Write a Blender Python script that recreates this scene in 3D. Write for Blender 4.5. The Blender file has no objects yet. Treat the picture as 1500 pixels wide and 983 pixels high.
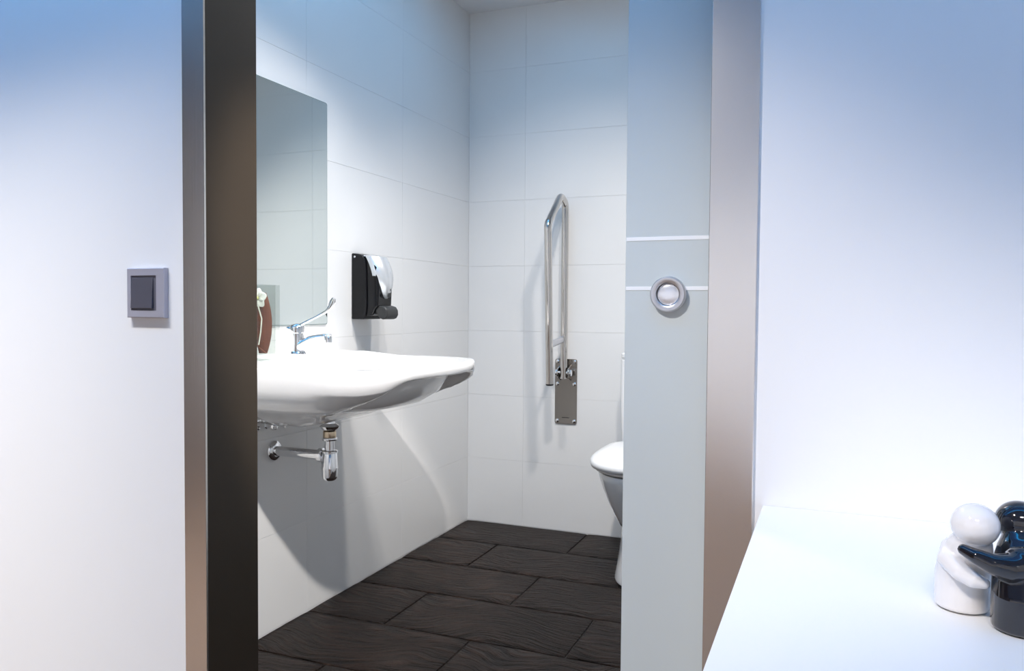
import bpy, bmesh, math, random
from mathutils import Vector, Matrix, Quaternion
random.seed(7)
S = bpy.context.scene
COL = S.collection
PI = math.pi

# ------------------------------------------------------------------ camera
YAW, PITCH, ROLL, FPX = 0.3874, -0.0346, 0.0076, 1153.3
cd = bpy.data.cameras.new('camera'); cam = bpy.data.objects.new('camera', cd); COL.objects.link(cam)
cd.sensor_fit = 'HORIZONTAL'; cd.sensor_width = 36.0; cd.lens = 36.0 * FPX / 1500.0
cd.clip_start = 0.02; cd.clip_end = 60
fwd = Vector((-math.sin(YAW)*math.cos(PITCH), math.cos(YAW)*math.cos(PITCH), math.sin(PITCH)))
r0 = Vector((math.cos(YAW), math.sin(YAW), 0)); u0 = r0.cross(fwd)
rt = math.cos(ROLL)*r0 + math.sin(ROLL)*u0; up = -math.sin(ROLL)*r0 + math.cos(ROLL)*u0
M = Matrix((rt, up, -fwd)).transposed().to_4x4(); M.translation = Vector((1.5859, -3.3438, 1.0))
cam.matrix_world = M
S.camera = cam
S.cycles.transparent_max_bounces = 32

# ------------------------------------------------------------------ world, lights, exposure
W = bpy.data.worlds.new('world'); S.world = W; W.use_nodes = True
W.node_tree.nodes['Background'].inputs[0].default_value = (.5, .55, .6, 1)
W.node_tree.nodes['Background'].inputs[1].default_value = .05
S.view_settings.view_transform = 'Standard'; S.view_settings.look = 'None'
S.view_settings.exposure = 0.0; S.view_settings.gamma = 1.0; S.view_settings.use_curve_mapping = False

def area(name, loc, sx, sy, power, col, spread=180, rot=(0, 0, 0)):
    l = bpy.data.lights.new(name, 'AREA'); l.shape = 'RECTANGLE'; l.size = sx; l.size_y = sy
    l.energy = power; l.color = col; l.spread = math.radians(spread)
    o = bpy.data.objects.new(name, l); o.location = loc; o.rotation_euler = rot; COL.objects.link(o); return o
def spot(name, loc, target, power, col, ang, blend=.4, rad=.03):
    l = bpy.data.lights.new(name, 'SPOT'); l.energy = power; l.color = col
    l.spot_size = math.radians(ang); l.spot_blend = blend; l.shadow_soft_size = rad
    o = bpy.data.objects.new(name, l); o.location = loc
    o.rotation_euler = (Vector(target)-Vector(loc)).to_track_quat('-Z', 'Y').to_euler(); COL.objects.link(o); return o
WARM = (1.0, .945, .885); COOL = (1, .965, .935); BLUE = (.01, .43, 1.0)
# front room: added unseen fills, narrow white beams for the lower walls, blue for the top
area('added_white_strip', (-.6, -2.92, 2.33), 2.2, .12, 47, COOL, 80)  # added lamp, brightens the lower part of the left wall
area('added_white_strip', (.9, -4.35, 2.33), 5.0, .12, 68, COOL, 90)  # added behind the camera, lights the wall that the steel casing reflects
area('added_wall_fill', (2.55, -4.3, 2.3), 1.9, .1, 1.4, (1, .93, .88), 20, (math.radians(52), 0, 0))  # added tilted fill for the right wall below the blue
spot('added_door_fill', (.75, -3.6, 2.3), (1.42, -2.17, .50), 128, (1, .93, .88), 40, .9, .06)  # added lamp that lifts the door glass and the wall beside it
area('added_blue_strip', (.9, -2.80, 2.30), 5.0, .15, 21, BLUE, 160, (math.radians(74), 0, 0))  # added to turn the upper front walls blue
# bathroom: two downlights, then an added white fill and an added blue strip
spot('bathroom_spot', (.58, -1.50, 2.34), (.53, -1.45, 0), 72, WARM, 104, .8, .05)
spot('bathroom_spot', (1.13, -1.15, 2.34), (1.0, -1.1, 0), 80, WARM, 128, .8, .05)
spot('bathroom_spot', (1.0, -1.6, 2.34), (.55, 0, .65), 80, WARM, 70, .8, .05)  # added fill aimed at the back wall
area('added_blue_strip', (.52, -1.20, 2.345), .55, 1.6, 5.8, (.05, .46, 1.0), 180)  # added blue fill for the upper bathroom walls
# adjustable spot of the front room aimed through the doorway
spot('track_spot', (1.6, -2.85, 2.33), (.12, -1.28, .3), 340, WARM, 27, .5, .03)

# ------------------------------------------------------------------ materials
def nt(name):
    m = bpy.data.materials.new(name); m.use_nodes = True
    n = m.node_tree; return m, n, n.nodes['Principled BSDF'], n.nodes, n.links
def mat(name, col, rough=.5, metal=0.0, coat=0.0, spec=None, bump=None, bscale=(40, 40, 40), bdist=.001, var=0.0, vscale=3.0):
    m, n, b, N, L = nt(name)
    b.inputs['Base Color'].default_value = (*col, 1); b.inputs['Roughness'].default_value = rough
    b.inputs['Metallic'].default_value = metal
    b.inputs['Coat Weight'].default_value = coat; b.inputs['Coat Roughness'].default_value = .05
    if spec is not None: b.inputs['Specular IOR Level'].default_value = spec
    tc = N.new('ShaderNodeTexCoord')
    if var:
        nz = N.new('ShaderNodeTexNoise'); nz.inputs['Scale'].default_value = vscale; nz.inputs['Detail'].default_value = 4
        L.new(tc.outputs['Object'], nz.inputs['Vector'])
        mx = N.new('ShaderNodeMix'); mx.data_type = 'RGBA'
        mx.inputs[6].default_value = (*[c*(1-var) for c in col], 1); mx.inputs[7].default_value = (*[min(1, c*(1+var)) for c in col], 1)
        L.new(nz.outputs['Fac'], mx.inputs[0]); L.new(mx.outputs[2], b.inputs['Base Color'])
    if bump:
        mp = N.new('ShaderNodeMapping'); mp.inputs['Scale'].default_value = bscale
        nz = N.new('ShaderNodeTexNoise'); nz.inputs['Scale'].default_value = 1.0; nz.inputs['Detail'].default_value = 3
        bp = N.new('ShaderNodeBump'); bp.inputs['Strength'].default_value = bump; bp.inputs['Distance'].default_value = bdist
        L.new(tc.outputs['Object'], mp.inputs['Vector']); L.new(mp.outputs[0], nz.inputs['Vector'])
        L.new(nz.outputs['Fac'], bp.inputs['Height']); L.new(bp.outputs[0], b.inputs['Normal'])
    return m
MT = {}
MT['paint'] = mat('white_paint', (.86, .86, .87), .6, bump=.05, bscale=(300, 300, 300), bdist=.0005)
MT['blue_bounce'] = mat('blue_bounce_paint', (.30, .50, .78), .8)  # unseen ceiling made blue so that it bounces blue onto the walls
MT['ceil'] = mat('ceiling_paint', (.72, .73, .75), .8, bump=.04, bscale=(200, 200, 200), bdist=.0005)
MT['tile'] = mat('wall_tile', (.78, .775, .765), .33, bump=.03, bscale=(6, 6, 6), bdist=.002, var=.01)
MT['grout'] = mat('tile_grout', (.80, .795, .785), .9, var=.04, vscale=30)
MT['steel'] = mat('brushed_steel', (.88, .84, .81), .26, 1.0, bump=.12, bscale=(900, 900, 4), bdist=.0004)
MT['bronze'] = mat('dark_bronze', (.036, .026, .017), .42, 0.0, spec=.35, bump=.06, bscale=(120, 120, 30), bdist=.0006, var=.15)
MT['edge'] = mat('polished_edge', (.85, .83, .80), .25, 1.0)
MT['door_glass'] = mat('lacquered_glass', (.60, .655, .665), .30, coat=.35, spec=.4)
MT['door_edge'] = mat('glass_edge', (.70, .78, .80), .15, coat=.5)
MT['stripe'] = mat('etched_stripe', (.93, .95, .96), .5)
MT['chrome'] = mat('chrome', (.82, .82, .83), .07, 1.0)
MT['inox'] = mat('polished_inox', (.62, .59, .56), .07, 1.0)
MT['plate'] = mat('satin_inox', (.40, .37, .34), .22, 1.0, bump=.08, bscale=(500, 500, 20), bdist=.0003)
MT['brass'] = mat('worn_brass', (.62, .50, .36), .25, 1.0)
MT['ceramic'] = mat('white_ceramic', (.86, .855, .85), .12, coat=.6)
MT['sanitary'] = mat('sanitary_ceramic', (.80, .80, .80), .12, coat=.5)
MT['plastic_w'] = mat('white_plastic', (.82, .82, .82), .25, coat=.2)
MT['plastic_k'] = mat('black_plastic', (.004, .004, .005), .4, spec=.3)
MT['plastic_kg'] = mat('black_gloss_plastic', (.003, .003, .004), .15, spec=.35)
MT['plastic_g'] = mat('grey_plastic', (.025, .025, .025), .4)
MT['silver'] = mat('silver_plastic', (.62, .64, .66), .25, .55)
MT['switch_frame'] = mat('silver_lacquer', (.47, .46, .53), .38, .3)
MT['switch_key'] = mat('anthracite_plastic', (.085, .083, .105), .42)
MT['switch_gap'] = mat('anthracite_surround', (.13, .128, .16), .45)
MT['dark'] = mat('dark_gap', (.01, .01, .012), .7)
MT['desk'] = mat('white_laminate', (.88, .88, .88), .38, bump=.02, bscale=(200, 200, 200), bdist=.0004)
MT['glaze_w'] = mat('white_glaze', (.84, .81, .80), .10, coat=.8)
MT['glaze_k'] = mat('black_glaze', (.008, .007, .010), .10, coat=.8)
MT['clay'] = mat('bare_clay', (.35, .24, .18), .8)
MT['pull'] = mat('satin_aluminium', (.66, .66, .69), .28, .9)
MT['pull_in'] = mat('polished_cup', (.92, .92, .95), .22, .6)
MT['petal'] = mat('orchid_petal', (.86, .86, .80), .5)
MT['green'] = mat('plant_stem', (.72, .72, .62), .5)
MT['leaf'] = mat('dried_leaf', (.15, .038, .014), .6, spec=.25, bump=.6, bscale=(220, 220, 6), bdist=.002, var=.35, vscale=40)
MT['pebble'] = mat('white_pebble', (.80, .77, .74), .5, var=.05)
MT['wood_floor'] = mat('brown_floor', (.085, .060, .045), .4, var=.3, vscale=6)
MT['reflect_brown'] = mat('reflected_brown', (.33, .23, .17), .5, var=.2, vscale=4)  # brown invented for the lower reflection in the steel casing
MT['reflect_wall'] = mat('reflected_wall_brown', (.12, .10, .085), .5, var=.2, vscale=5)  # unseen wall, dark brown chosen so the left casing reflects it

def glass_mat():
    m = bpy.data.materials.new('clear_glass'); m.use_nodes = True; N = m.node_tree.nodes; L = m.node_tree.links
    N.clear(); out = N.new('ShaderNodeOutputMaterial'); t = N.new('ShaderNodeBsdfTransparent'); t.inputs[0].default_value = (.88, .90, .89, 1)
    g = N.new('ShaderNodeBsdfGlossy'); g.inputs['Roughness'].default_value = .03
    lw = N.new('ShaderNodeLayerWeight'); lw.inputs[0].default_value = .25
    f = N.new('ShaderNodeMath'); f.operation = 'MULTIPLY_ADD'; f.inputs[1].default_value = .22; f.inputs[2].default_value = .025; L.new(lw.outputs['Facing'], f.inputs[0])
    mx = N.new('ShaderNodeMixShader'); L.new(f.outputs[0], mx.inputs[0]); L.new(t.outputs[0], mx.inputs[1]); L.new(g.outputs[0], mx.inputs[2]); L.new(mx.outputs[0], out.inputs[0])
    return m
MT['glass'] = glass_mat()
def mirror_mat():
    m, n, b, N, L = nt('mirror_glass')
    b.inputs['Base Color'].default_value = (.83, .89, .87, 1); b.inputs['Roughness'].default_value = .01; b.inputs['Metallic'].default_value = 1
    return m
MT['mirror'] = mirror_mat()
MT['mirror_edge'] = mat('mirror_edge', (.10, .16, .15), .2, coat=.4)

def slate_mat():
    m, n, b, N, L = nt('riven_slate')
    tc = N.new('ShaderNodeTexCoord'); oi = N.new('ShaderNodeObjectInfo')
    ad = N.new('ShaderNodeVectorMath'); ad.operation = 'MULTIPLY_ADD'
    L.new(tc.outputs['Object'], ad.inputs[0]); ad.inputs[1].default_value = (1, 1, 1)
    sc_ = N.new('ShaderNodeVectorMath'); sc_.operation = 'SCALE'; sc_.inputs[0].default_value = (13, 7, 0)
    L.new(oi.outputs['Random'], sc_.inputs['Scale']); L.new(sc_.outputs[0], ad.inputs[2])
    # cleft streaks run roughly along the tile with a wandering direction
    warp = N.new('ShaderNodeTexNoise'); warp.inputs['Scale'].default_value = 2.2; warp.inputs['Detail'].default_value = 2
    L.new(ad.outputs[0], warp.inputs['Vector'])
    sub = N.new('ShaderNodeVectorMath'); sub.operation = 'SUBTRACT'; sub.inputs[1].default_value = (.5, .5, .5)
    L.new(warp.outputs['Color'], sub.inputs[0])
    ws = N.new('ShaderNodeVectorMath'); ws.operation = 'MULTIPLY'; ws.inputs[1].default_value = (.25, .40, 0)
    L.new(sub.outputs[0], ws.inputs[0])
    ad2 = N.new('ShaderNodeVectorMath'); ad2.operation = 'ADD'; L.new(ad.outputs[0], ad2.inputs[0]); L.new(ws.outputs[0], ad2.inputs[1])
    mp = N.new('ShaderNodeMapping'); mp.inputs['Scale'].default_value = (9, 64, 1); mp.inputs['Rotation'].default_value = (0, 0, -.22)
    L.new(ad2.outputs[0], mp.inputs['Vector'])
    n1 = N.new('ShaderNodeTexNoise'); n1.inputs['Scale'].default_value = 1.0; n1.inputs['Detail'].default_value = 7; n1.inputs['Roughness'].default_value = .62
    L.new(mp.outputs[0], n1.inputs['Vector'])
    n2 = N.new('ShaderNodeTexNoise'); n2.inputs['Scale'].default_value = 9; n2.inputs['Detail'].default_value = 5
    L.new(ad2.outputs[0], n2.inputs['Vector'])
    mm = N.new('ShaderNodeMath'); mm.operation = 'MULTIPLY_ADD'; mm.inputs[1].default_value = .35
    L.new(n2.outputs['Fac'], mm.inputs[0]); L.new(n1.outputs['Fac'], mm.inputs[2])
    bp = N.new('ShaderNodeBump'); bp.inputs['Strength'].default_value = 1.0; bp.inputs['Distance'].default_value = .06
    L.new(mm.outputs[0], bp.inputs['Height']); L.new(bp.outputs[0], b.inputs['Normal'])
    cr = N.new('ShaderNodeValToRGB'); cr.color_ramp.elements[0].position = .42; cr.color_ramp.elements[1].position = .66
    cr.color_ramp.elements[0].color = (.0008, .0005, .0004, 1); cr.color_ramp.elements[1].color = (.040, .0225, .0165, 1)
    L.new(n1.outputs['Fac'], cr.inputs[0]); L.new(cr.outputs[0], b.inputs['Base Color'])
    b.inputs['Roughness'].default_value = .36; b.inputs['Specular IOR Level'].default_value = .28; b.inputs['Specular Tint'].default_value = (1, .78, .70, 1)
    return m
MT['slate'] = slate_mat()
MT['joint'] = mat('slate_joint', (.012, .009, .008), .8, var=.3, vscale=60)

# ------------------------------------------------------------------ helpers
ORG = {}
def thing(name, label, cat, loc=(0, 0, 0), group=None):
    o = bpy.data.objects.new(name, None); COL.objects.link(o); o.location = loc; o.empty_display_size = .05
    o['label'] = label; o['category'] = cat
    if group: o['group'] = group
    ORG[o.name] = Vector(loc); return o
def tag(o, label=None, cat=None, group=None, kind=None):
    if label: o['label'] = label
    if cat: o['category'] = cat
    if group: o['group'] = group
    if kind: o['kind'] = kind
    return o
def mk(name, V, F, m, parent=None, smooth=False, bevel=0, seg=2, sub=0, mats=None, fm=None):
    """world-space vertices -> one mesh object whose origin is its thing's origin"""
    V = [Vector(v) for v in V]
    if parent is not None: og = ORG[parent.name]
    else:
        og = Vector(((min(v.x for v in V)+max(v.x for v in V))/2, (min(v.y for v in V)+max(v.y for v in V))/2, min(v.z for v in V)))
    me = bpy.data.meshes.new(name); me.from_pydata([v-og for v in V], [], F); me.update()
    bm = bmesh.new(); bm.from_mesh(me); bmesh.ops.remove_doubles(bm, verts=bm.verts, dist=1e-6)
    bmesh.ops.recalc_face_normals(bm, faces=bm.faces); bm.to_mesh(me); bm.free()
    me.materials.append(m)
    if mats:
        for x in mats: me.materials.append(x)
    if fm:
        for p in me.polygons: p.material_index = fm(p.center+og, p.normal)
    if smooth:
        for p in me.polygons: p.use_smooth = True
    o = bpy.data.objects.new(name, me); COL.objects.link(o)
    if parent is not None: o.parent = parent
    else: o.location = og
    ORG[o.name] = og
    if bevel:
        b = o.modifiers.new('bevel', 'BEVEL'); b.width = bevel; b.segments = seg; b.limit_method = 'ANGLE'; b.angle_limit = math.radians(40)
        for p in me.polygons: p.use_smooth = True
        wn = o.modifiers.new('wn', 'WEIGHTED_NORMAL'); wn.keep_sharp = True
    if sub:
        s = o.modifiers.new('sub', 'SUBSURF'); s.levels = sub; s.render_levels = sub
    return o
def box(name, x0, x1, y0, y1, z0, z1, m, parent=None, bevel=0, seg=2, **k):
    V = [(x, y, z) for x in (x0, x1) for y in (y0, y1) for z in (z0, z1)]
    F = [(0, 1, 3, 2), (4, 6, 7, 5), (0, 4, 5, 1), (2, 3, 7, 6), (0, 2, 6, 4), (1, 5, 7, 3)]
    return mk(name, V, F, m, parent, bevel=bevel, seg=seg, **k)
def boxes(name, L_, m, parent=None, **k):
    V = []; F = []
    for (x0, x1, y0, y1, z0, z1) in L_:
        n = len(V); V += [(x, y, z) for x in (x0, x1) for y in (y0, y1) for z in (z0, z1)]
        F += [tuple(n+i for i in f) for f in [(0, 1, 3, 2), (4, 6, 7, 5), (0, 4, 5, 1), (2, 3, 7, 6), (0, 2, 6, 4), (1, 5, 7, 3)]]
    return mk(name, V, F, m, parent, **k)
def rings(R, cap=True):
    V = []; F = []; n = len(R[0])
    for r in R: V += [tuple(p) for p in r]
    for i in range(len(R)-1):
        for j in range(n):
            a = i*n+j; b = i*n+(j+1) % n; F.append((a, b, b+n, a+n))
    if cap:
        F.append(tuple(range(n))[::-1]); F.append(tuple((len(R)-1)*n+j for j in range(n)))
    return V, F
def lathe(name, prof, m, parent=None, o=(0, 0, 0), d=(0, 0, 1), seg=28, smooth=True, cap=True):
    q = Vector((0, 0, 1)).rotation_difference(Vector(d).normalized()); o = Vector(o)
    R = [[o + q @ Vector((max(r, 1e-5)*math.cos(2*PI*k/seg), max(r, 1e-5)*math.sin(2*PI*k/seg), z)) for k in range(seg)] for r, z in prof]
    V, F = rings(R, cap); ob = mk(name, V, F, m, parent, smooth=smooth)
    if smooth:
        e = ob.modifiers.new('es', 'EDGE_SPLIT'); e.split_angle = math.radians(42)
    return ob
def tube_rings(pts, rad, seg=16):
    pts = [Vector(p) for p in pts]; n = len(pts); rr = rad if isinstance(rad, (list, tuple)) else [rad]*n
    T = []
    for i in range(n):
        a = pts[max(i-1, 0)]; b = pts[min(i+1, n-1)]; T.append((b-a).normalized())
    ref = Vector((0, 0, 1)) if abs(T[0].z) < .9 else Vector((1, 0, 0))
    nx = T[0].cross(ref).normalized(); R = []
    for i in range(n):
        if i: nx = (T[i-1].rotation_difference(T[i]) @ nx).normalized()
        ny = T[i].cross(nx)
        s = rr[i] if isinstance(rr[i], (list, tuple)) else (rr[i], rr[i])
        R.append([pts[i] + nx*s[0]*math.cos(2*PI*k/seg) + ny*s[1]*math.sin(2*PI*k/seg) for k in range(seg)])
    return R
def tube(name, pts, rad, m, parent=None, seg=16):
    V, F = rings(tube_rings(pts, rad, seg)); ob = mk(name, V, F, m, parent, smooth=True)
    e = ob.modifiers.new('es', 'EDGE_SPLIT'); e.split_angle = math.radians(50); return ob
def fillet(pts, r, n=8):
    pts = [Vector(p) for p in pts]; out = [pts[0]]
    for i in range(1, len(pts)-1):
        a, p, b = pts[i-1], pts[i], pts[i+1]
        u = (a-p).normalized(); v = (b-p).normalized(); ang = u.angle(v); L_ = r/math.tan(ang/2)
        s = p+u*L_; e = p+v*L_; c = p+(u+v).normalized()*(r/math.sin(ang/2))
        for k in range(n+1):
            t = k/n; q = (s-c).lerp(e-c, t).normalized()*r
            sl = (s-c).normalized().slerp((e-c).normalized(), t)*r; out.append(c+sl)
    out.append(pts[-1]); return out
def struct(o): o['kind'] = 'structure'; return o

# ------------------------------------------------------------------ the setting
FY, FB = -2.23, -2.095           # partition: front face, bathroom face
XL0, XL1, XR0, XR1 = .483, .534, 1.425, 1.489
CH = 2.36; TH, TW = .2984, .6124; BX = 1.95
wl = struct(box('wall_left', -.12, -.0016, FB-.02, .12, -.05, CH+.02, MT['grout']))
wb = struct(box('wall_back', -.02, BX+.1, .0016, .12, -.05, CH+.02, MT['grout']))
struct(box('wall_right', BX, BX+.12, FB, .02, -.05, CH+.02, MT['tile']))
GAP = .0006
def tile_mesh(w, h, t=.0012):
    # tile in local YZ, face towards +X, eased edges
    b = bmesh.new(); e = .0004
    a = [(-t, -w/2, -h/2), (-t, w/2, -h/2), (-t, w/2, h/2), (-t, -w/2, h/2)]
    c = [(-e, y, z) for _, y, z in a]; f = [(0, y-math.copysign(e, y), z-math.copysign(e, z)) for _, y, z in a]
    vs = [[b.verts.new(p) for p in L_] for L_ in (a, c, f)]
    for i in range(2):
        for j in range(4): b.faces.new((vs[i][j], vs[i][(j+1) % 4], vs[i+1][(j+1) % 4], vs[i+1][j]))
    b.faces.new(vs[2]); b.faces.new(vs[0][::-1]); bmesh.ops.recalc_face_normals(b, faces=b.faces)
    me = bpy.data.meshes.new('tile'); b.to_mesh(me); b.free(); me.materials.append(MT['tile']); return me
TM = {}
def wall_tile(parent, axis, a0, a1, z0, z1):
    w = round(a1-a0-GAP, 4); h = round(z1-z0-GAP, 4)
    if (w, h) not in TM: TM[(w, h)] = tile_mesh(w, h)
    o = bpy.data.objects.new('tile', TM[(w, h)]); COL.objects.link(o)
    c = (a0+a1)/2; z = (z0+z1)/2; dp = random.uniform(-.00015, .0001)
    if axis == 'x': o.matrix_world = Matrix.Translation((dp, c, z))
    else: o.matrix_world = Matrix.Translation((c, -dp, z)) @ Matrix.Rotation(-PI/2, 4, 'Z')
    bpy.context.view_layer.update()
    mw = o.matrix_world.copy(); o.parent = parent; o.matrix_parent_inverse = Matrix.Identity(4)
    o.matrix_basis = Matrix.Translation(-ORG[parent.name]) @ mw
zs = [TH*k for k in range(8)]+[CH]
ys = [0, -TW, -2*TW, -3*TW, FB]
xs = [0, .28, .28+TW, .28+2*TW, BX]
for i in range(8):
    for j in range(4):
        wall_tile(wl, 'x', ys[j+1], ys[j], zs[i], zs[i+1])
        wall_tile(wb, 'y', xs[j], xs[j+1], zs[i], zs[i+1])

fl = struct(box('floor', -.02, BX+.02, FY-.0, .02, -.08, -.006, MT['joint']))
def floor_tile_mesh(w, h):
    # slab with slightly wavering arrises
    b = bmesh.new(); nx, ny = 14, 8; e = .0016; g = []
    for i in range(nx+1):
        row = []
        for j in range(ny+1):
            x = -w/2+w*i/nx; y = -h/2+h*j/ny; z = 0
            if i in (0, nx): x -= math.copysign(random.uniform(0, e), x); z -= .0012
            if j in (0, ny): y -= math.copysign(random.uniform(0, e), y); z -= .0012
            row.append(b.verts.new((x, y, z)))
        g.append(row)
    for i in range(nx):
        for j in range(ny): b.faces.new((g[i][j], g[i+1][j], g[i+1][j+1], g[i][j+1]))
    bd = [e_ for e_ in b.edges if e_.is_boundary]
    r = bmesh.ops.extrude_edge_only(b, edges=bd)
    for v in r['geom']:
        if isinstance(v, bmesh.types.BMVert): v.co.z = -.008
    me = bpy.data.meshes.new('slate_tile'); b.to_mesh(me); b.free(); me.materials.append(MT['slate'])
    for p in me.polygons: p.use_smooth = abs(p.normal.z) > .5
    return me
FT = {}
for r in range(8):
    y1 = -.305*r; y0 = max(-.305*(r+1), FY)
    off = .593 if r % 2 == 0 else .288
    cuts = [0] + [x for x in (off+.603*k for k in range(-1, 4)) if .02 < x < BX-.02] + [BX]
    for a, c in zip(cuts, cuts[1:]):
        w = round(c-a-.005, 3); h = round(y1-y0-.005, 3)
        if (w, h) not in FT: FT[(w, h)] = [floor_tile_mesh(w, h)]
        o = bpy.data.objects.new('slate_tile', FT[(w, h)][0]); COL.objects.link(o); o.parent = fl
        o.location = Vector(((a+c)/2, (y0+y1)/2, random.uniform(-.001, .0004))) - ORG[fl.name]
struct(box('ceiling', -.02, BX+.02, FB, .02, CH, CH+.08, MT['ceil']))

# partition with the pocket for the sliding door
RX0, RX1, RY = -1.7, 3.3, -5.0  # front room is unseen, its browns and blue invented for reflections and bounce
struct(box('wall_front_left', RX0, XL0, FY, FB, -.05, CH+.02, MT['paint']))
struct(boxes('wall_front_right', [(XR1, RX1, FY, -2.185, -.05, CH+.02), (XR1, RX1, -2.135, FB, -.05, CH+.02)], MT['paint']))
struct(box('wall_front_lintel', XL0, XR1, FY, FB, 2.11, CH+.02, MT['paint']))
struct(box('wall_office_left', RX0-.1, RX0, RY, FB, -.05, CH+.02, MT['reflect_wall']))
struct(box('wall_office_right', RX1, RX1+.1, RY, FB, -.05, CH+.02, MT['paint']))
struct(box('wall_office_back', RX0-.1, RX1+.1, RY-.1, RY, -.05, CH+.02, MT['paint']))
struct(box('brown_reflection_band', RX0, RX1, RY, RY+.025, 0, .42, MT['reflect_brown']))  # added brown band, unseen, darkens the foot of the casing's reflection
struct(box('floor_office', RX0-.1, RX1+.1, RY-.1, FY-.001, -.08, 0, MT['wood_floor']))
struct(box('ceiling_office', RX0-.1, RX1+.1, RY-.1, FB, CH, CH+.08, MT['blue_bounce']))

# door frame: steel casing with dark lining on the passage side
t1 = struct(box('trim_1', XL0, XL1-.0015, FY-.006, FY+.02, 0, 2.11, MT['steel'], bevel=.0012))
o = box('lining', XL1-.02, XL1, FY-.003, FB-.001, 0, 2.11, MT['bronze'], t1, bevel=.001)
o['label'] = 'dark bronze lining of the passage side'
box('bright_edge', XL1-.0022, XL1+.0004, FY-.0064, FY-.002, 0, 2.11, MT['edge'], t1)
struct(box('trim_2', XR0, XR1, FY-.006, -2.185, 0, 2.11, MT['steel'], bevel=.0012))
t3 = struct(box('trim_3', XL0, XR1, FY-.006, FY+.02, 2.06, 2.11, MT['steel'], bevel=.0012))
box('lining', XL1, XR0, FY+.021, FB-.001, 2.09, 2.11, MT['bronze'], t3)

# sliding glass door
DY0, DY1, DX = -2.166, -2.156, 1.291
door = struct(box('door_1', DX, DX+.92, DY0, DY1, .012, 2.085, MT['door_glass'], bevel=.0012,
        mats=[MT['door_edge']], fm=lambda c, n: 1 if n.x < -.5 else 0))
for z in (1.106, 1.0315):
    o = box('stripe', DX+.0012, DX+.92, DY0-.0006, DY0+.0005, z-.0028, z+.0028, MT['stripe'], door); o['label'] = 'white stripe across the glass'
pull = lathe('flush_pull', [(.0255, 0), (.0265, .004), (.0265, .010), (.0245, .0125), (.0185, .0128), (.0172, .0118), (.0168, .003), (.0001, .003)],
             MT['pull'], door, (1.358, DY0+.0002, 1.0225), (0, -1, 0), 48, cap=False)
pull['label'] = 'round satin metal finger pull'
lathe('pull_cup', [(.0166, 0), (.0160, .0042), (.012, .0056), (.006, .0062), (.0001, .0064)], MT['pull_in'], pull, (1.358, DY0-.003, 1.0225), (0, -1, 0), 40)

# ------------------------------------------------------------------ desk
dk = thing('desk', 'plain white desk standing against the white wall', 'desk', (2.15, -2.6, 0))
box('desk_top', 1.502, 2.85, -2.98, FY-.001, .705, .735, MT['desk'], dk, bevel=.0012)
for (x, y) in ((1.58, -2.92), (2.78, -2.92), (1.58, -2.30), (2.78, -2.30)):
    box('leg', x-.022, x+.022, y-.022, y+.022, 0, .705, MT['desk'], dk, bevel=.002)
boxes('apron', [(1.602, 2.758, -2.31, -2.29, .64, .705)], MT['desk'], dk)

# ------------------------------------------------------------------ washbasin
SC, SZ, HW = -1.39, .842, .345
def xfront(v):                       # front edge of the basin in plan, v in -1..1
    return .605 - .055*abs(v)**2.2
def outline(n=120):
    pts = []
    for k in range(n):
        t = 2*PI*k/n
        # superellipse in (x, v) mapped to the real front curve, straight at the wall
        c, s = math.cos(t), math.sin(t)
        e = .42 if c > 0 else .16
        u = math.copysign(abs(c)**e, c); v = math.copysign(abs(s)**.42, s)
        side = 1 - .06*max(0, .3-(u+1)/2)       # narrows a little at the wall
        pts.append(Vector(((u+1)/2*xfront(v), v*HW*side)))
    return pts
def sst(a, b, x):
    t = min(1, max(0, (x-a)/(b-a))); return t*t*(3-2*t)
def zunder(x, y, de):                # underside height; de = distance from the rim
    v = abs(y)/HW; xf = xfront(min(1, v))
    f = xf-x                          # distance behind the front edge
    wing = .812 - .035*(1-math.exp(-f/.04)) - .33*min(f, .20) - .05*max(0, f-.20)
    mid = .812 - .148*sst(.06, .38, f)
    w = sst(.46, .74, v)
    z = wing*w + mid*(1-w) + .026*(1-sst(.0, .19, x))
    side = HW*(1) - abs(y)
    k = math.sqrt(max(0, 1-(1-min(1, side/.13))**2))       # convex flanks
    zt = .842-.026
    return zt + (z-zt)*k
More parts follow.
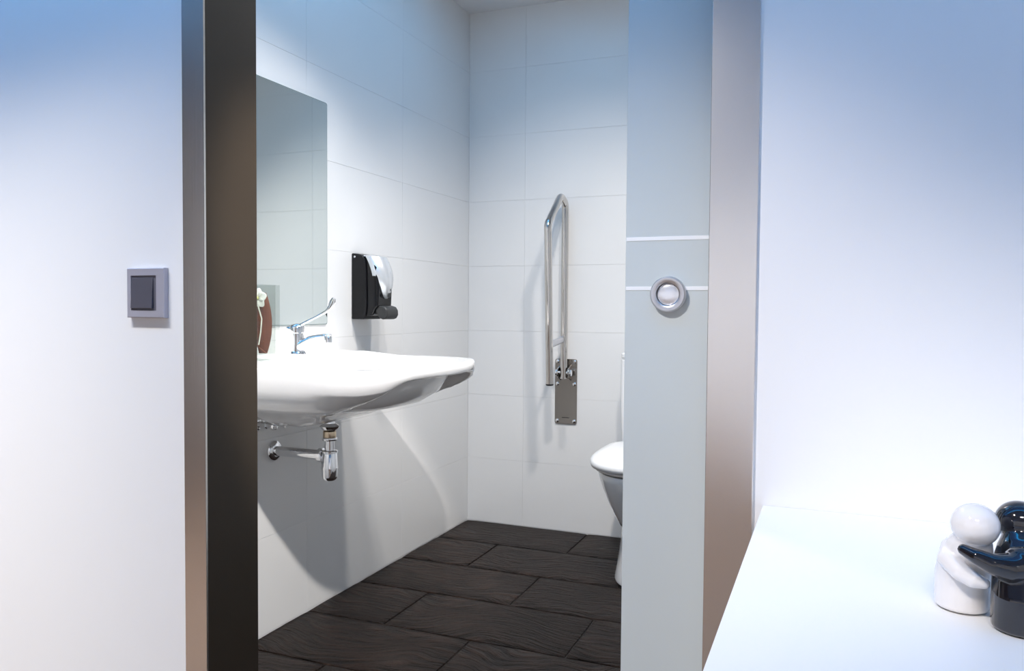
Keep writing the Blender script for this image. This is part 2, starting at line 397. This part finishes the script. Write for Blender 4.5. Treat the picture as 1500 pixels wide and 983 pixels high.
def basin():
    c0 = Vector((.27, 0)); O = outline(); n = len(O); R = []
    zr = SZ
    def ring(scale, zf, c=c0):
        out = []
        for p in O:
            q = c+(p-c)*scale
            if p.x < 1e-4 and scale > .999: q.x = 0
            out.append((q.x, q.y, zf(q.x, q.y)))
        return out
    R3 = []
    cu = Vector((.20, 0))
    for s in (.03, .12, .25, .38, .5, .6, .7, .78, .85, .90, .94, .965, .985):
        out = []
        for p in O:
            q = Vector((cu.x+(p.x-cu.x)*s, p.y*s))
            if p.x < .02: q.x = p.x+(q.x-p.x)*.6      # the rear stays close to the wall
            out.append((q.x, q.y, zunder(q.x, q.y, 0)))
        R3.append(out)
    R3.append([(p.x, p.y, zr-.026) for p in O])
    R3.append([(p.x, p.y, zr-.012) for p in O])
    for s, z in ((.996, -.004), (.988, -.0005), (.97, 0)):
        R3.append([(c0.x+(p.x-c0.x)*s if p.x > .02 else p.x, p.y*s, zr+z) for p in O])
    # raised tap ledge at the wall, then the bowl
    def deck(x, y):
        return .014*(1-sst(.150, .175, x))*(1-sst(.285, .315, abs(y)))
    b0 = Vector((.36, 0)); B = []
    for p in O:
        a = math.atan2((p.y)/.30, (p.x-.36)/.22); B.append(Vector((.36+.19*math.copysign(abs(math.cos(a))**.7, math.cos(a)), .275*math.copysign(abs(math.sin(a))**.7, math.sin(a)))))
    for t in (.12, .25, .38, .5, .62, .74, .86, .95):
        row = []
        for p, q in zip(O, B):
            w = p*.97 if p.x > .02 else Vector((p.x, p.y*.97)); w = w.lerp(q, t); row.append((w.x, w.y, zr+deck(w.x, w.y)))
        R3.append(row)
    for s, d in ((1.0, -.004), (.975, -.018), (.94, -.05), (.86, -.09), (.7, -.12), (.45, -.135), (.2, -.14), (.03, -.142)):
        R3.append([(b0.x+(q.x-b0.x)*s-(.10*(1-s)), q.y*s, zr+d) for q in B])
    return [[(x, SC+y, z) for x, y, z in r] for r in R3]
bs = thing('washbasin', 'white ceramic wall-hung washbasin with raised tap ledge under the mirror', 'sink', (.3, SC, .66))
V, F = rings(basin()); mk('basin', V, F, MT['ceramic'], bs, smooth=True)
lathe('drain_ring', [(.026, 0), (.028, .003), (.020, .004), (.0001, .002)], MT['chrome'], bs, (.255, SC, SZ-.141))

# bottle trap
TX, TY = .205, SC
bt = thing('bottle_trap', 'chrome bottle trap with waste pipe below the washbasin', 'drain trap', (TX, TY, .48))
lathe('waste_nut', [(.012, .0), (.017, .001), (.027, .010), (.030, .016), (.026, .019), (.016, .024), (.015, .0335)], MT['chrome'], bt, (TX, TY, .630))
lathe('thread_ring', [(.019, 0), (.0195, .002), (.0195, .016), (.019, .018)], MT['brass'], bt, (TX, TY, .6125))
lathe('upper_nut', [(.0215, 0), (.023, .002), (.023, .007), (.0215, .009)], MT['chrome'], bt, (TX, TY, .6035))
lathe('inlet_tube', [(.0145, 0), (.0145, .035)], MT['chrome'], bt, (TX, TY, .570))
lathe('collar', [(.022, 0), (.0245, .002), (.0245, .006), (.022, .008)], MT['chrome'], bt, (TX, TY, .566))
lathe('bottle_top', [(.0255, 0), (.0255, .004), (.0245, .008), (.0225, .046), (.021, .048)], MT['chrome'], bt, (TX, TY, .5185))
lathe('bottle_cup', [(.001, 0), (.010, .001), (.018, .004), (.022, .009), (.0235, .015), (.0238, .038)], MT['chrome'], bt, (TX, TY, .481))
lathe('outlet_nut', [(.017, 0), (.021, .001), (.021, .012), (.017, .014)], MT['chrome'], bt, (TX-.036, TY, .557), (1, 0, 0))
tube('waste_pipe', [(.004, TY, .557), (TX-.03, TY, .557)], .0150, MT['chrome'], bt, 24)
lathe('wall_flange', [(.032, 0), (.0325, .003), (.029, .009), (.020, .013), (.0155, .0135)], MT['chrome'], bt, (.0006, TY, .557), (1, 0, 0))

# stop valve
sv = thing('stop_valve', 'small chrome stop valve on the wall under the washbasin', 'valve', (.0, -1.475, .63))
vy, vz = -1.475, .650
lathe('wall_flange', [(.026, 0), (.026, .003), (.018, .009), (.009, .010)], MT['chrome'], sv, (.0006, vy, vz), (1, 0, 0))
lathe('valve_body', [(.008, 0), (.0095, .004), (.0095, .018), (.012, .020), (.012, .034), (.009, .036), (.0075, .048)], MT['chrome'], sv, (.010, vy, vz), (1, 0, 0), 6, smooth=False)
lathe('bonnet', [(.006, 0), (.0125, .002), (.014, .010), (.012, .020), (.006, .022)], MT['chrome'], sv, (.056, vy, vz), (1, 0, 0))
tube('lever', [(.074, vy, vz+.003), (.092, vy, vz+.003), (.112, vy, vz+.001)], [.0028, .0028, .0055], MT['chrome'], sv, 10)
lathe('lever_cap', [(.0055, 0), (.006, .002), (.0045, .005)], MT['plastic_w'], sv, (.111, vy, vz+.001), (1, 0, -.05))
tube('hose', [(.036, vy, vz+.008), (.036, vy, vz+.020)], .006, MT['chrome'], sv, 10)

# tap
FX, FZ = .088, SZ+.0135
tp = thing('basin_tap', 'chrome basin tap with long elbow lever', 'tap', (FX, SC, FZ))
lathe('base', [(.026, 0), (.027, .003), (.025, .007), (.022, .010)], MT['chrome'], tp, (FX, SC, FZ))
bp_ = [(FX, SC, FZ+.006), (FX+.001, SC, FZ+.03), (FX+.001, SC, FZ+.055), (FX, SC, FZ+.066)]
tube('body', bp_, [.0225, .0195, .0195, .018], MT['chrome'], tp, 24)
sp = [(FX+.006, SC, FZ+.020), (FX+.028, SC, FZ+.036), (FX+.052, SC, FZ+.048), (FX+.078, SC, FZ+.054), (FX+.100, SC, FZ+.056), (FX+.112, SC, FZ+.0545)]
tube('spout', sp, [(.018, .018), (.0145, .0145), (.011, .0105), (.0095, .0085), (.0095, .0085), (.009, .008)], MT['chrome'], tp, 18)
lathe('aerator', [(.0095, 0), (.0115, .001), (.0115, .018), (.010, .020), (.0105, .024), (.009, .026)], MT['chrome'], tp, (FX+.112, SC, FZ+.038))
lathe('cartridge_cap', [(.018, 0), (.021, .003), (.021, .018), (.018, .024), (.010, .028), (.0001, .029)], MT['chrome'], tp, (FX, SC, FZ+.064))
lv = tube('elbow_lever', [(FX+.004, SC, FZ+.084), (FX+.030, SC, FZ+.097), (FX+.070, SC, FZ+.114), (FX+.104, SC, FZ+.130), (FX+.118, SC, FZ+.142), (FX+.128, SC, FZ+.158), (FX+.133, SC, FZ+.170)],
     [(.0055, .0055), (.0042, .0042), (.0038, .0038), (.0042, .0048), (.0045, .0075), (.0045, .0110), (.003, .0060)], MT['chrome'], tp, 14)
tube('rear_knob', [(FX-.018, SC, FZ+.076), (FX-.030, SC, FZ+.078), (FX-.036, SC, FZ+.081)], [.007, .0085, .004], MT['chrome'], tp, 12)

# mirror
def rrect(y0, y1, z0, z1, r, n=6):
    P = []
    for cy, cz, a in ((y1-r, z1-r, 0), (y0+r, z1-r, PI/2), (y0+r, z0+r, PI), (y1-r, z0+r, 1.5*PI)):
        for k in range(n+1): P.append((cy+r*math.cos(a+PI/2*k/n), cz+r*math.sin(a+PI/2*k/n)))
    return P
mr = thing('wall_mirror', 'frameless rectangular mirror with rounded corners above the washbasin', 'mirror', (.003, -1.43, .941))
P = rrect(-1.735, -1.121, .941, 1.679, .008)
V, F = rings([[(.0012, y, z) for y, z in P], [(.0058, y, z) for y, z in P]]); mk('glass_edge', V, F, MT['mirror_edge'], mr)
V, F = rings([[(.0058, -1.428+(y+1.428)*(1-.0018/.307), 1.31+(z-1.31)*(1-.0018/.369)) for y, z in P], [(.0062, -1.428+(y+1.428)*(1-.0018/.307), 1.31+(z-1.31)*(1-.0018/.369)) for y, z in P]]); mk('mirror_face', V, F, MT['mirror'], mr)

# soap dispenser
DC, DH = -.913, .057
sd = thing('soap_dispenser', 'black wall soap dispenser with silver front cover beside the mirror', 'soap dispenser', (.04, DC, .957))
def xz_extr(name, prof, y0, y1, m, parent, bevel, seg=3):
    V, F = rings([[(x, y0, z) for x, z in prof], [(x, y1, z) for x, z in prof]]); return mk(name, V, F, m, parent, bevel=bevel, seg=seg)
xz_extr('housing', [(.001, .957), (.052, .957), (.060, .985), (.062, 1.02), (.060, 1.12), (.056, 1.165), (.046, 1.182), (.026, 1.189), (.001, 1.191)], DC-DH, DC+DH, MT['plastic_k'], sd, .004)
xz_extr('inner_block', [(.050, .966), (.085, .972), (.092, .992), (.103, 1.0), (.106, 1.07), (.098, 1.14), (.080, 1.172), (.050, 1.178)], DC-DH+.008, DC+DH-.008, MT['plastic_kg'], sd, .008)
# cover: a shield-shaped shell, wide at the top and pointed at the bottom
R_ = []
nz_, ny_ = 22, 18
def chw(t): return .051*(1-max(0, (t-.30)/.70)**2.3*.80)          # half width from top (t=0) to tip (t=1)
for i in range(nz_+1):
    t = i/nz_; z = 1.186-.156*t; hw = chw(t) if i < nz_ else .004
    xm = .070+.060*math.sin(PI*min(1, .12+t*.62))**.8 - .012*max(0, t-.75)
    if i == 0: xm = .062
    row = []
    for j in range(ny_+1):
        s = -1+2*j/ny_; bulge = (1-abs(s)**2.6)
        row.append((xm-.034+.034*bulge-.0, DC+s*hw, z-.004*(1-bulge)*(1 if i == 0 else 0)))
    R_.append(row)
V = []; F = []
for r in R_: V += r
no = len(V); V += [(x-.012, y, z) for x, y, z in V]
w_ = ny_+1
for i in range(nz_):
    for j in range(ny_):
        a = i*w_+j; F.append((a, a+1, a+1+w_, a+w_)); F.append((no+a, no+a+w_, no+a+1+w_, no+a+1))
for i in range(nz_):
    for j in (0, ny_):
        a = i*w_+j; F.append((a, a+w_, no+a+w_, no+a))
for j in range(ny_):
    for i in (0, nz_):
        a = i*w_+j; F.append((a, a+1, no+a+1, no+a))
cv = mk('front_cover', V, F, MT['silver'], sd, smooth=True); e = cv.modifiers.new('es', 'EDGE_SPLIT'); e.split_angle = .8
cv['label'] = 'silver front cover'
lathe('level_window', [(.0001, .0015), (.006, .0013), (.0085, .0006), (.0088, -.002)], MT['plastic_g'], cv, (.1225, DC, 1.043), (1, 0, -.12), 20)
lathe('emblem', [(.0001, .0008), (.0032, .0006), (.0033, -.002)], MT['plastic_g'], cv, (.1268, DC, 1.062), (1, 0, -.05), 12)
pv = []
for i in range(13):
    a = i/12; pv.append((.080+.052*math.sin(a*PI*.5)+(.0 if a < .9 else -.004), .0))
prof = [(.070, .994), (.090, 1.004), (.112, 1.006), (.128, 1.001), (.136, .989), (.137, .973), (.130, .961), (.117, .956), (.104, .962), (.090, .980)]
o = xz_extr('push_lever', prof, DC-.040, DC+.040, MT['plastic_g'], sd, .006); o['label'] = 'dark grey push lever'
lathe('screw', [(.0001, .0012), (.003, .001), (.0036, 0)], MT['silver'], sd, (.014, DC-DH-.0001, 1.178), (0, -1, 0), 14)

# vase with orchid
VX0, VX1, VY0, VY1, VZ, VT = .092, .184, -1.672, -1.586, SZ+.0142, 1.058
va = thing('glass_vase', 'clear thick-walled square glass vase on the washbasin ledge', 'vase', ((VX0+VX1)/2, (VY0+VY1)/2, VZ))
def rr(x0, x1, y0, y1, z, r=.006):
    return [(x, y, z) for x, y in rrect(x0, x1, y0, y1, r, 4)]
wt = .008
V, F = rings([rr(VX0, VX1, VY0, VY1, VZ+.0005), rr(VX0, VX1, VY0, VY1, VT), rr(VX0+wt, VX1-wt, VY0+wt, VY1-wt, VT), rr(VX0+wt, VX1-wt, VY0+wt, VY1-wt, VZ+.014)])
mk('vase_wall', V, F, MT['glass'], va)
vc = Vector(((VX0+VX1)/2, (VY0+VY1)/2+.014, 0))
dl = thing('dried_leaf', 'curved brown dried leaf standing in the glass vase', 'leaf', (vc.x, vc.y, VZ+.016))
V = []; F = []; n_ = 16
for i in range(n_+1):
    t = i/n_; z = VZ+.0155+.165*t; hw = .027*(math.sin(PI*(.12+.80*t)))**.7
    cx = vc.x+.004+.003*math.sin(t*3)
    for j in range(9):
        s = -1+j/4; V.append((cx+s*hw, vc.y-.004+.010*s*s+(.0015 if j % 2 else 0), z))
no = len(V); V += [(x, y+.002, z) for x, y, z in V]
for i in range(n_):
    for j in range(8):
        a = i*9+j; F.append((a, a+1, a+10, a+9)); F.append((no+a, no+a+9, no+a+10, no+a+1))
for i in range(n_):
    for j in (0, 8): a = i*9+j; F.append((a, a+9, no+a+9, no+a))
for j in range(8):
    for i in (0, n_): a = i*9+j; F.append((a, a+1, no+a+1, no+a))
mk('blade', V, F, MT['leaf'], dl, smooth=True)
for s in (-1, 1):
    tube('twig', [(vc.x-.026*s, vc.y-.012-.004*s, VZ+.017), (vc.x+.024*s, vc.y-.012-.004*s, VZ+.050)], .0022, MT['leaf'], dl, 8)
of = thing('orchid_flower', 'white orchid bloom on a thin stem in the glass vase', 'flower', (vc.x, vc.y, VZ+.016))
tube('stem', [(vc.x+.012, vc.y-.020, VZ+.04), (vc.x+.022, vc.y-.024, VZ+.075), (vc.x+.024, vc.y-.022, VZ+.11), (vc.x+.012, vc.y-.022, VZ+.145)], .0018, MT['green'], of, 8)
fc = Vector((vc.x+.010, vc.y-.020, VZ+.166))
for k in range(5):
    a = k*2*PI/5+.3; d_ = Vector((math.cos(a), -.12, math.sin(a))); side = Vector((-math.sin(a), 0, math.cos(a)))
    V = []; F = []; m_ = 8
    for i in range(m_+1):
        t = i/m_; hw = .013*math.sin(PI*(.10+.86*t))**.8
        for j in range(5):
            s = -1+j/2; V.append(fc+d_*(.003+.024*t)+side*s*hw+Vector((0, .006*t*t-.003*s*s*(1-t), 0)))
    no = len(V); V += [v+Vector((0, .0012, 0)) for v in V]
    for i in range(m_):
        for j in range(4): b_ = i*5+j; F.append((b_, b_+1, b_+6, b_+5)); F.append((no+b_, no+b_+5, no+b_+6, no+b_+1))
    for i in range(m_):
        for j in (0, 4): b_ = i*5+j; F.append((b_, b_+5, no+b_+5, no+b_))
    for j in range(4):
        for i in (0, m_): b_ = i*5+j; F.append((b_, b_+1, no+b_+1, no+b_))
    mk('petal', V, F, MT['petal'], of, smooth=True)
lathe('lip', [(.0001, 0), (.004, .001), (.005, .005), (.003, .010), (.0001, .012)], mat('orchid_lip', (.6, .6, .25), .5), of, fc, (0, -1, 0), 12)

# ------------------------------------------------------------------ folding grab bar
GX = .485
gb = thing('folding_grab_bar', 'polished steel fold-up grab bar raised against the tiled wall', 'grab bar', (GX, 0, .484))
P = rrect(.434, .537, .484, .776, .010)
V, F = rings([[(x, -.0006, z) for x, z in P], [(x, -.0055, z) for x, z in P]]); mk('wall_plate', V, F, MT['plate'], gb, bevel=.0012)
for x, z in ((.446, .764), (.525, .764), (.446, .664), (.525, .664), (.446, .498), (.525, .498)):
    lathe('screw', [(.0085, 0), (.0080, .002), (.0045, .0036), (.0001, .004)], MT['chrome'], gb, (x, -.0050, z), (0, -1, 0), 16)
box('maker_mark', GX-.017, GX+.017, -.0060, -.0052, .5115, .5145, MT['dark'], gb)
for s in (-1, 1):
    V, F = rings([[(GX+s*.024+dx, -.005-.048*(.5-.5*math.cos(PI*min(1, a*1.0))) if False else y, z) for y, z in
        [(-.005, .752)]+[(-.034+.024*math.cos(a), .716+.024*math.sin(a)) for a in [PI/2+PI*k/10 for k in range(11)]]+[(-.005, .680)]] for dx in (-.003, .003)])
    mk('hinge_ear', V, F, MT['inox'], gb, bevel=.001)
    lathe('pivot_cap', [(.0155, 0), (.0165, .002), (.0155, .009), (.009, .0115), (.0001, .012)], MT['chrome'], gb, (GX+s*.027, -.036, .716), (s, 0, 0), 24)
lathe('pivot_pin', [(.009, 0), (.009, .056)], MT['chrome'], gb, (GX-.028, -.036, .716), (1, 0, 0), 16)
TR = .0158
rail = fillet([(GX, -.036, .690), (GX, -.036, 1.462), (GX, -.10, 1.487), (GX, -.262, 1.350), (GX, -.222, .680)], .035, 8)
tube('rail', rail, TR, MT['inox'], gb, 28)
d_ = (Vector(rail[-1])-Vector(rail[-2])).normalized()
lathe('end_cap', [(TR+.0006, 0), (TR+.0006, .005), (TR-.002, .007)], MT['plastic_k'], gb, Vector(rail[-1])-d_*.003, d_, 24)
tube('cross_brace', [(GX, -.040, .866), (GX, -.232, .846)], [(.006, .015), (.006, .015)], MT['pull'], gb, 12)

# ------------------------------------------------------------------ toilet
TC = .953
to = thing('toilet', 'white close-coupled toilet behind the glass door', 'toilet', (TC, -.35, 0))
def dshape(hw, yf, yb, z, n=48, pw=.75, bw=.35):
    """plan ring: elliptic front (yf), squarish rear (yb)"""
    out = []; ym = yf+(yb-yf)*.55
    for k in range(n):
        t = 2*PI*k/n; c, s = math.cos(t), math.sin(t)
        if s < 0: y = ym+(ym-yf)*(-(abs(s)**pw)); x = hw*math.copysign(abs(c)**.80, c)
        else: y = ym+(yb-ym)*(abs(s)**bw); x = hw*math.copysign(abs(c)**bw, c)
        out.append((TC+x, y, z))
    return out
RB = [dshape(.122, -.606, -.06, .0005), dshape(.123, -.607, -.06, .006), dshape(.118, -.600, -.06, .03), dshape(.110, -.585, -.06, .09), dshape(.104, -.572, -.06, .15), dshape(.102, -.566, -.06, .198), dshape(.102, -.566, -.06, .202)]
V, F = rings(RB); o = mk('pedestal', V, F, MT['sanitary'], to, smooth=True); e = o.modifiers.new('es', 'EDGE_SPLIT'); e.split_angle = .9
RB = [dshape(.090, -.560, -.05, .190), dshape(.112, -.585, -.03, .205), dshape(.131, -.612, -.02, .245), dshape(.153, -.642, -.01, .295), dshape(.170, -.668, -.006, .345), dshape(.180, -.684, -.004, .385), dshape(.183, -.688, -.004, .402), dshape(.179, -.684, -.006, .408)]
V, F = rings(RB); o = mk('bowl', V, F, MT['sanitary'], to, smooth=True); e = o.modifiers.new('es', 'EDGE_SPLIT'); e.split_angle = .9
RB = [dshape(.172, -.676, -.22, .412), dshape(.180, -.684, -.215, .415), dshape(.182, -.686, -.215, .421), dshape(.176, -.680, -.22, .424)]
V, F = rings(RB); mk('seat', V, F, MT['plastic_w'], to, smooth=True)
for s in (-1, 1): box('buffer', TC+s*.10-.012, TC+s*.10+.012, -.60, -.58, .408, .414, MT['plastic_w'], to)
RB = [dshape(.186, -.692, -.205, .426), dshape(.196, -.703, -.20, .428), dshape(.199, -.706, -.20, .440), dshape(.197, -.703, -.20, .452), dshape(.188, -.692, -.205, .461), dshape(.160, -.655, -.225, .468), dshape(.09, -.55, -.28, .472)]
V, F = rings(RB); mk('lid', V, F, MT['plastic_w'], to, smooth=True)
box('hinge', TC-.09, TC+.09, -.212, -.19, .409, .445, MT['plastic_w'], to, bevel=.006)
def rbx(x0, x1, y0, y1, z, r): return [(x, y, z) for x, y in rrect(x0, x1, y0, y1, r, 5)]
V, F = rings([rbx(.790, 1.116, -.165, -.004, .400, .02), rbx(.781, 1.125, -.175, -.004, .46, .02), rbx(.776, 1.130, -.180, -.004, .60, .02), rbx(.776, 1.130, -.180, -.004, .792, .02)])
mk('cistern', V, F, MT['sanitary'], to, bevel=.003)
V, F = rings([rbx(.780, 1.126, -.177, -.004, .796, .018), rbx(.778, 1.128, -.180, -.004, .800, .018), rbx(.778, 1.128, -.180, -.004, .814, .018), rbx(.783, 1.123, -.175, -.006, .820, .016), rbx(.80, 1.105, -.15, -.012, .823, .012)])
o = mk('cistern_lid', V, F, MT['sanitary'], to, smooth=True); e = o.modifiers.new('es', 'EDGE_SPLIT'); e.split_angle = .7
lathe('flush_button', [(.020, -.002), (.020, .004), (.017, .006), (.0001, .006)], MT['chrome'], to, (TC, -.09, .823))

# ------------------------------------------------------------------ light switch
sw = thing('light_switch', 'silver framed light switch with anthracite rocker on white wall', 'light switch', (.397, FY, .977))
X0, X1, Z0, Z1 = .349, .442, .977, 1.070
def frame_rings(out, hole, y0, y1):
    (a0, a1, b0, b1), (c0, c1, d0, d1) = out, hole
    o = lambda y, e=0: [(a0+e, y, b0+e), (a1-e, y, b0+e), (a1-e, y, b1-e), (a0+e, y, b1-e)]
    h = lambda y: [(c0, y, d0), (c1, y, d0), (c1, y, d1), (c0, y, d1)]
    R = [o(y0), o(y1+.0012), o(y1, .0015), h(y1), h(y0)]
    return rings(R, cap=False)
V, F = frame_rings((X0, X1, Z0, Z1), (.3595, .4225, .9905, 1.056), FY-.0003, FY-.0105); mk('frame', V, F, MT['switch_frame'], sw)
box('surround', .3597, .4223, FY-.0080, FY-.0003, .9907, 1.0558, MT['switch_gap'], sw)
V = [(.3605, FY-.008, .9945), (.4135, FY-.008, .9945), (.4135, FY-.008, 1.0520), (.3605, FY-.008, 1.0520),
     (.3605, FY-.0130, .9945), (.4135, FY-.0130, .9945), (.4135, FY-.0095, 1.0520), (.3605, FY-.0095, 1.0520)]
mk('rocker', V, [(0, 1, 2, 3), (4, 7, 6, 5), (0, 4, 5, 1), (1, 5, 6, 2), (2, 6, 7, 3), (3, 7, 4, 0)], MT['switch_key'], sw, bevel=.0008)

# ------------------------------------------------------------------ hugging shakers
def hugger(name, label, base, head, arm, m, clay=True):
    z0 = .7352
    b = bmesh.new()
    bx, by = base; hx, hy, hz = head
    prof = [(.0195, .0008), (.0222, .003), (.0226, .012), (.0224, .030), (.0218, .045), (.0203, .055), (.0176, .064), (.0138, .071), (.0095, .080)]
    def add(V, F):
        vs = [b.verts.new(v) for v in V]
        for f in F:
            try: b.faces.new([vs[i] for i in f])
            except ValueError: pass
    seg = 32; R = []
    for r, z in prof:
        t = sst(.03, .085, z)
        R.append([(bx+(hx-bx)*t*.85+r*math.cos(2*PI*k/seg), by+(hy-by)*t*.85+r*math.sin(2*PI*k/seg), z0+z) for k in range(seg)])
    add(*rings(R))
    bmesh.ops.create_uvsphere(b, u_segments=32, v_segments=20, radius=.0188, matrix=Matrix.Translation((hx, hy, hz)) @ Matrix.Diagonal((1.02, 1.02, .98, 1)))
    add(*rings(tube_rings([a[0] for a in arm], [a[1] for a in arm], 16)))
    for a in (arm[0], arm[-1]):
        bmesh.ops.create_uvsphere(b, u_segments=16, v_segments=10, radius=a[1], matrix=Matrix.Translation(a[0]))
    bmesh.ops.recalc_face_normals(b, faces=b.faces)
    me = bpy.data.meshes.new(name); og = Vector((bx, by, z0)); bmesh.ops.translate(b, verts=b.verts, vec=-og); b.to_mesh(me); b.free()
    me.materials.append(m); o = bpy.data.objects.new(name, me); COL.objects.link(o); o.location = og
    rm = o.modifiers.new('remesh', 'REMESH'); rm.mode = 'VOXEL'; rm.voxel_size = .0009; rm.use_smooth_shade = True
    sm = o.modifiers.new('smooth', 'SMOOTH'); sm.factor = .5; sm.iterations = 12
    tag(o, label, 'salt shaker'); return o
hugger('ceramic_shaker', 'glossy white ceramic shaker shaped like a hugging figure', (1.6975, -2.546), (1.7025, -2.570, .8165),
    [((1.688, -2.552, .790), .0095), ((1.6835, -2.564, .783), .0095), ((1.6915, -2.575, .776), .0085), ((1.702, -2.5805, .771), .0072), ((1.7085, -2.581, .770), .0050)], MT['glaze_w'])
hugger('ceramic_shaker', 'glossy black ceramic shaker shaped like a hugging figure', (1.7355, -2.585), (1.7400, -2.543, .8165),
    [((1.735, -2.586, .790), .0160), ((1.723, -2.594, .789), .0120), ((1.711, -2.598, .792), .0088), ((1.700, -2.595, .796), .0068), ((1.6915, -2.589, .799), .0048)], MT['glaze_k'])
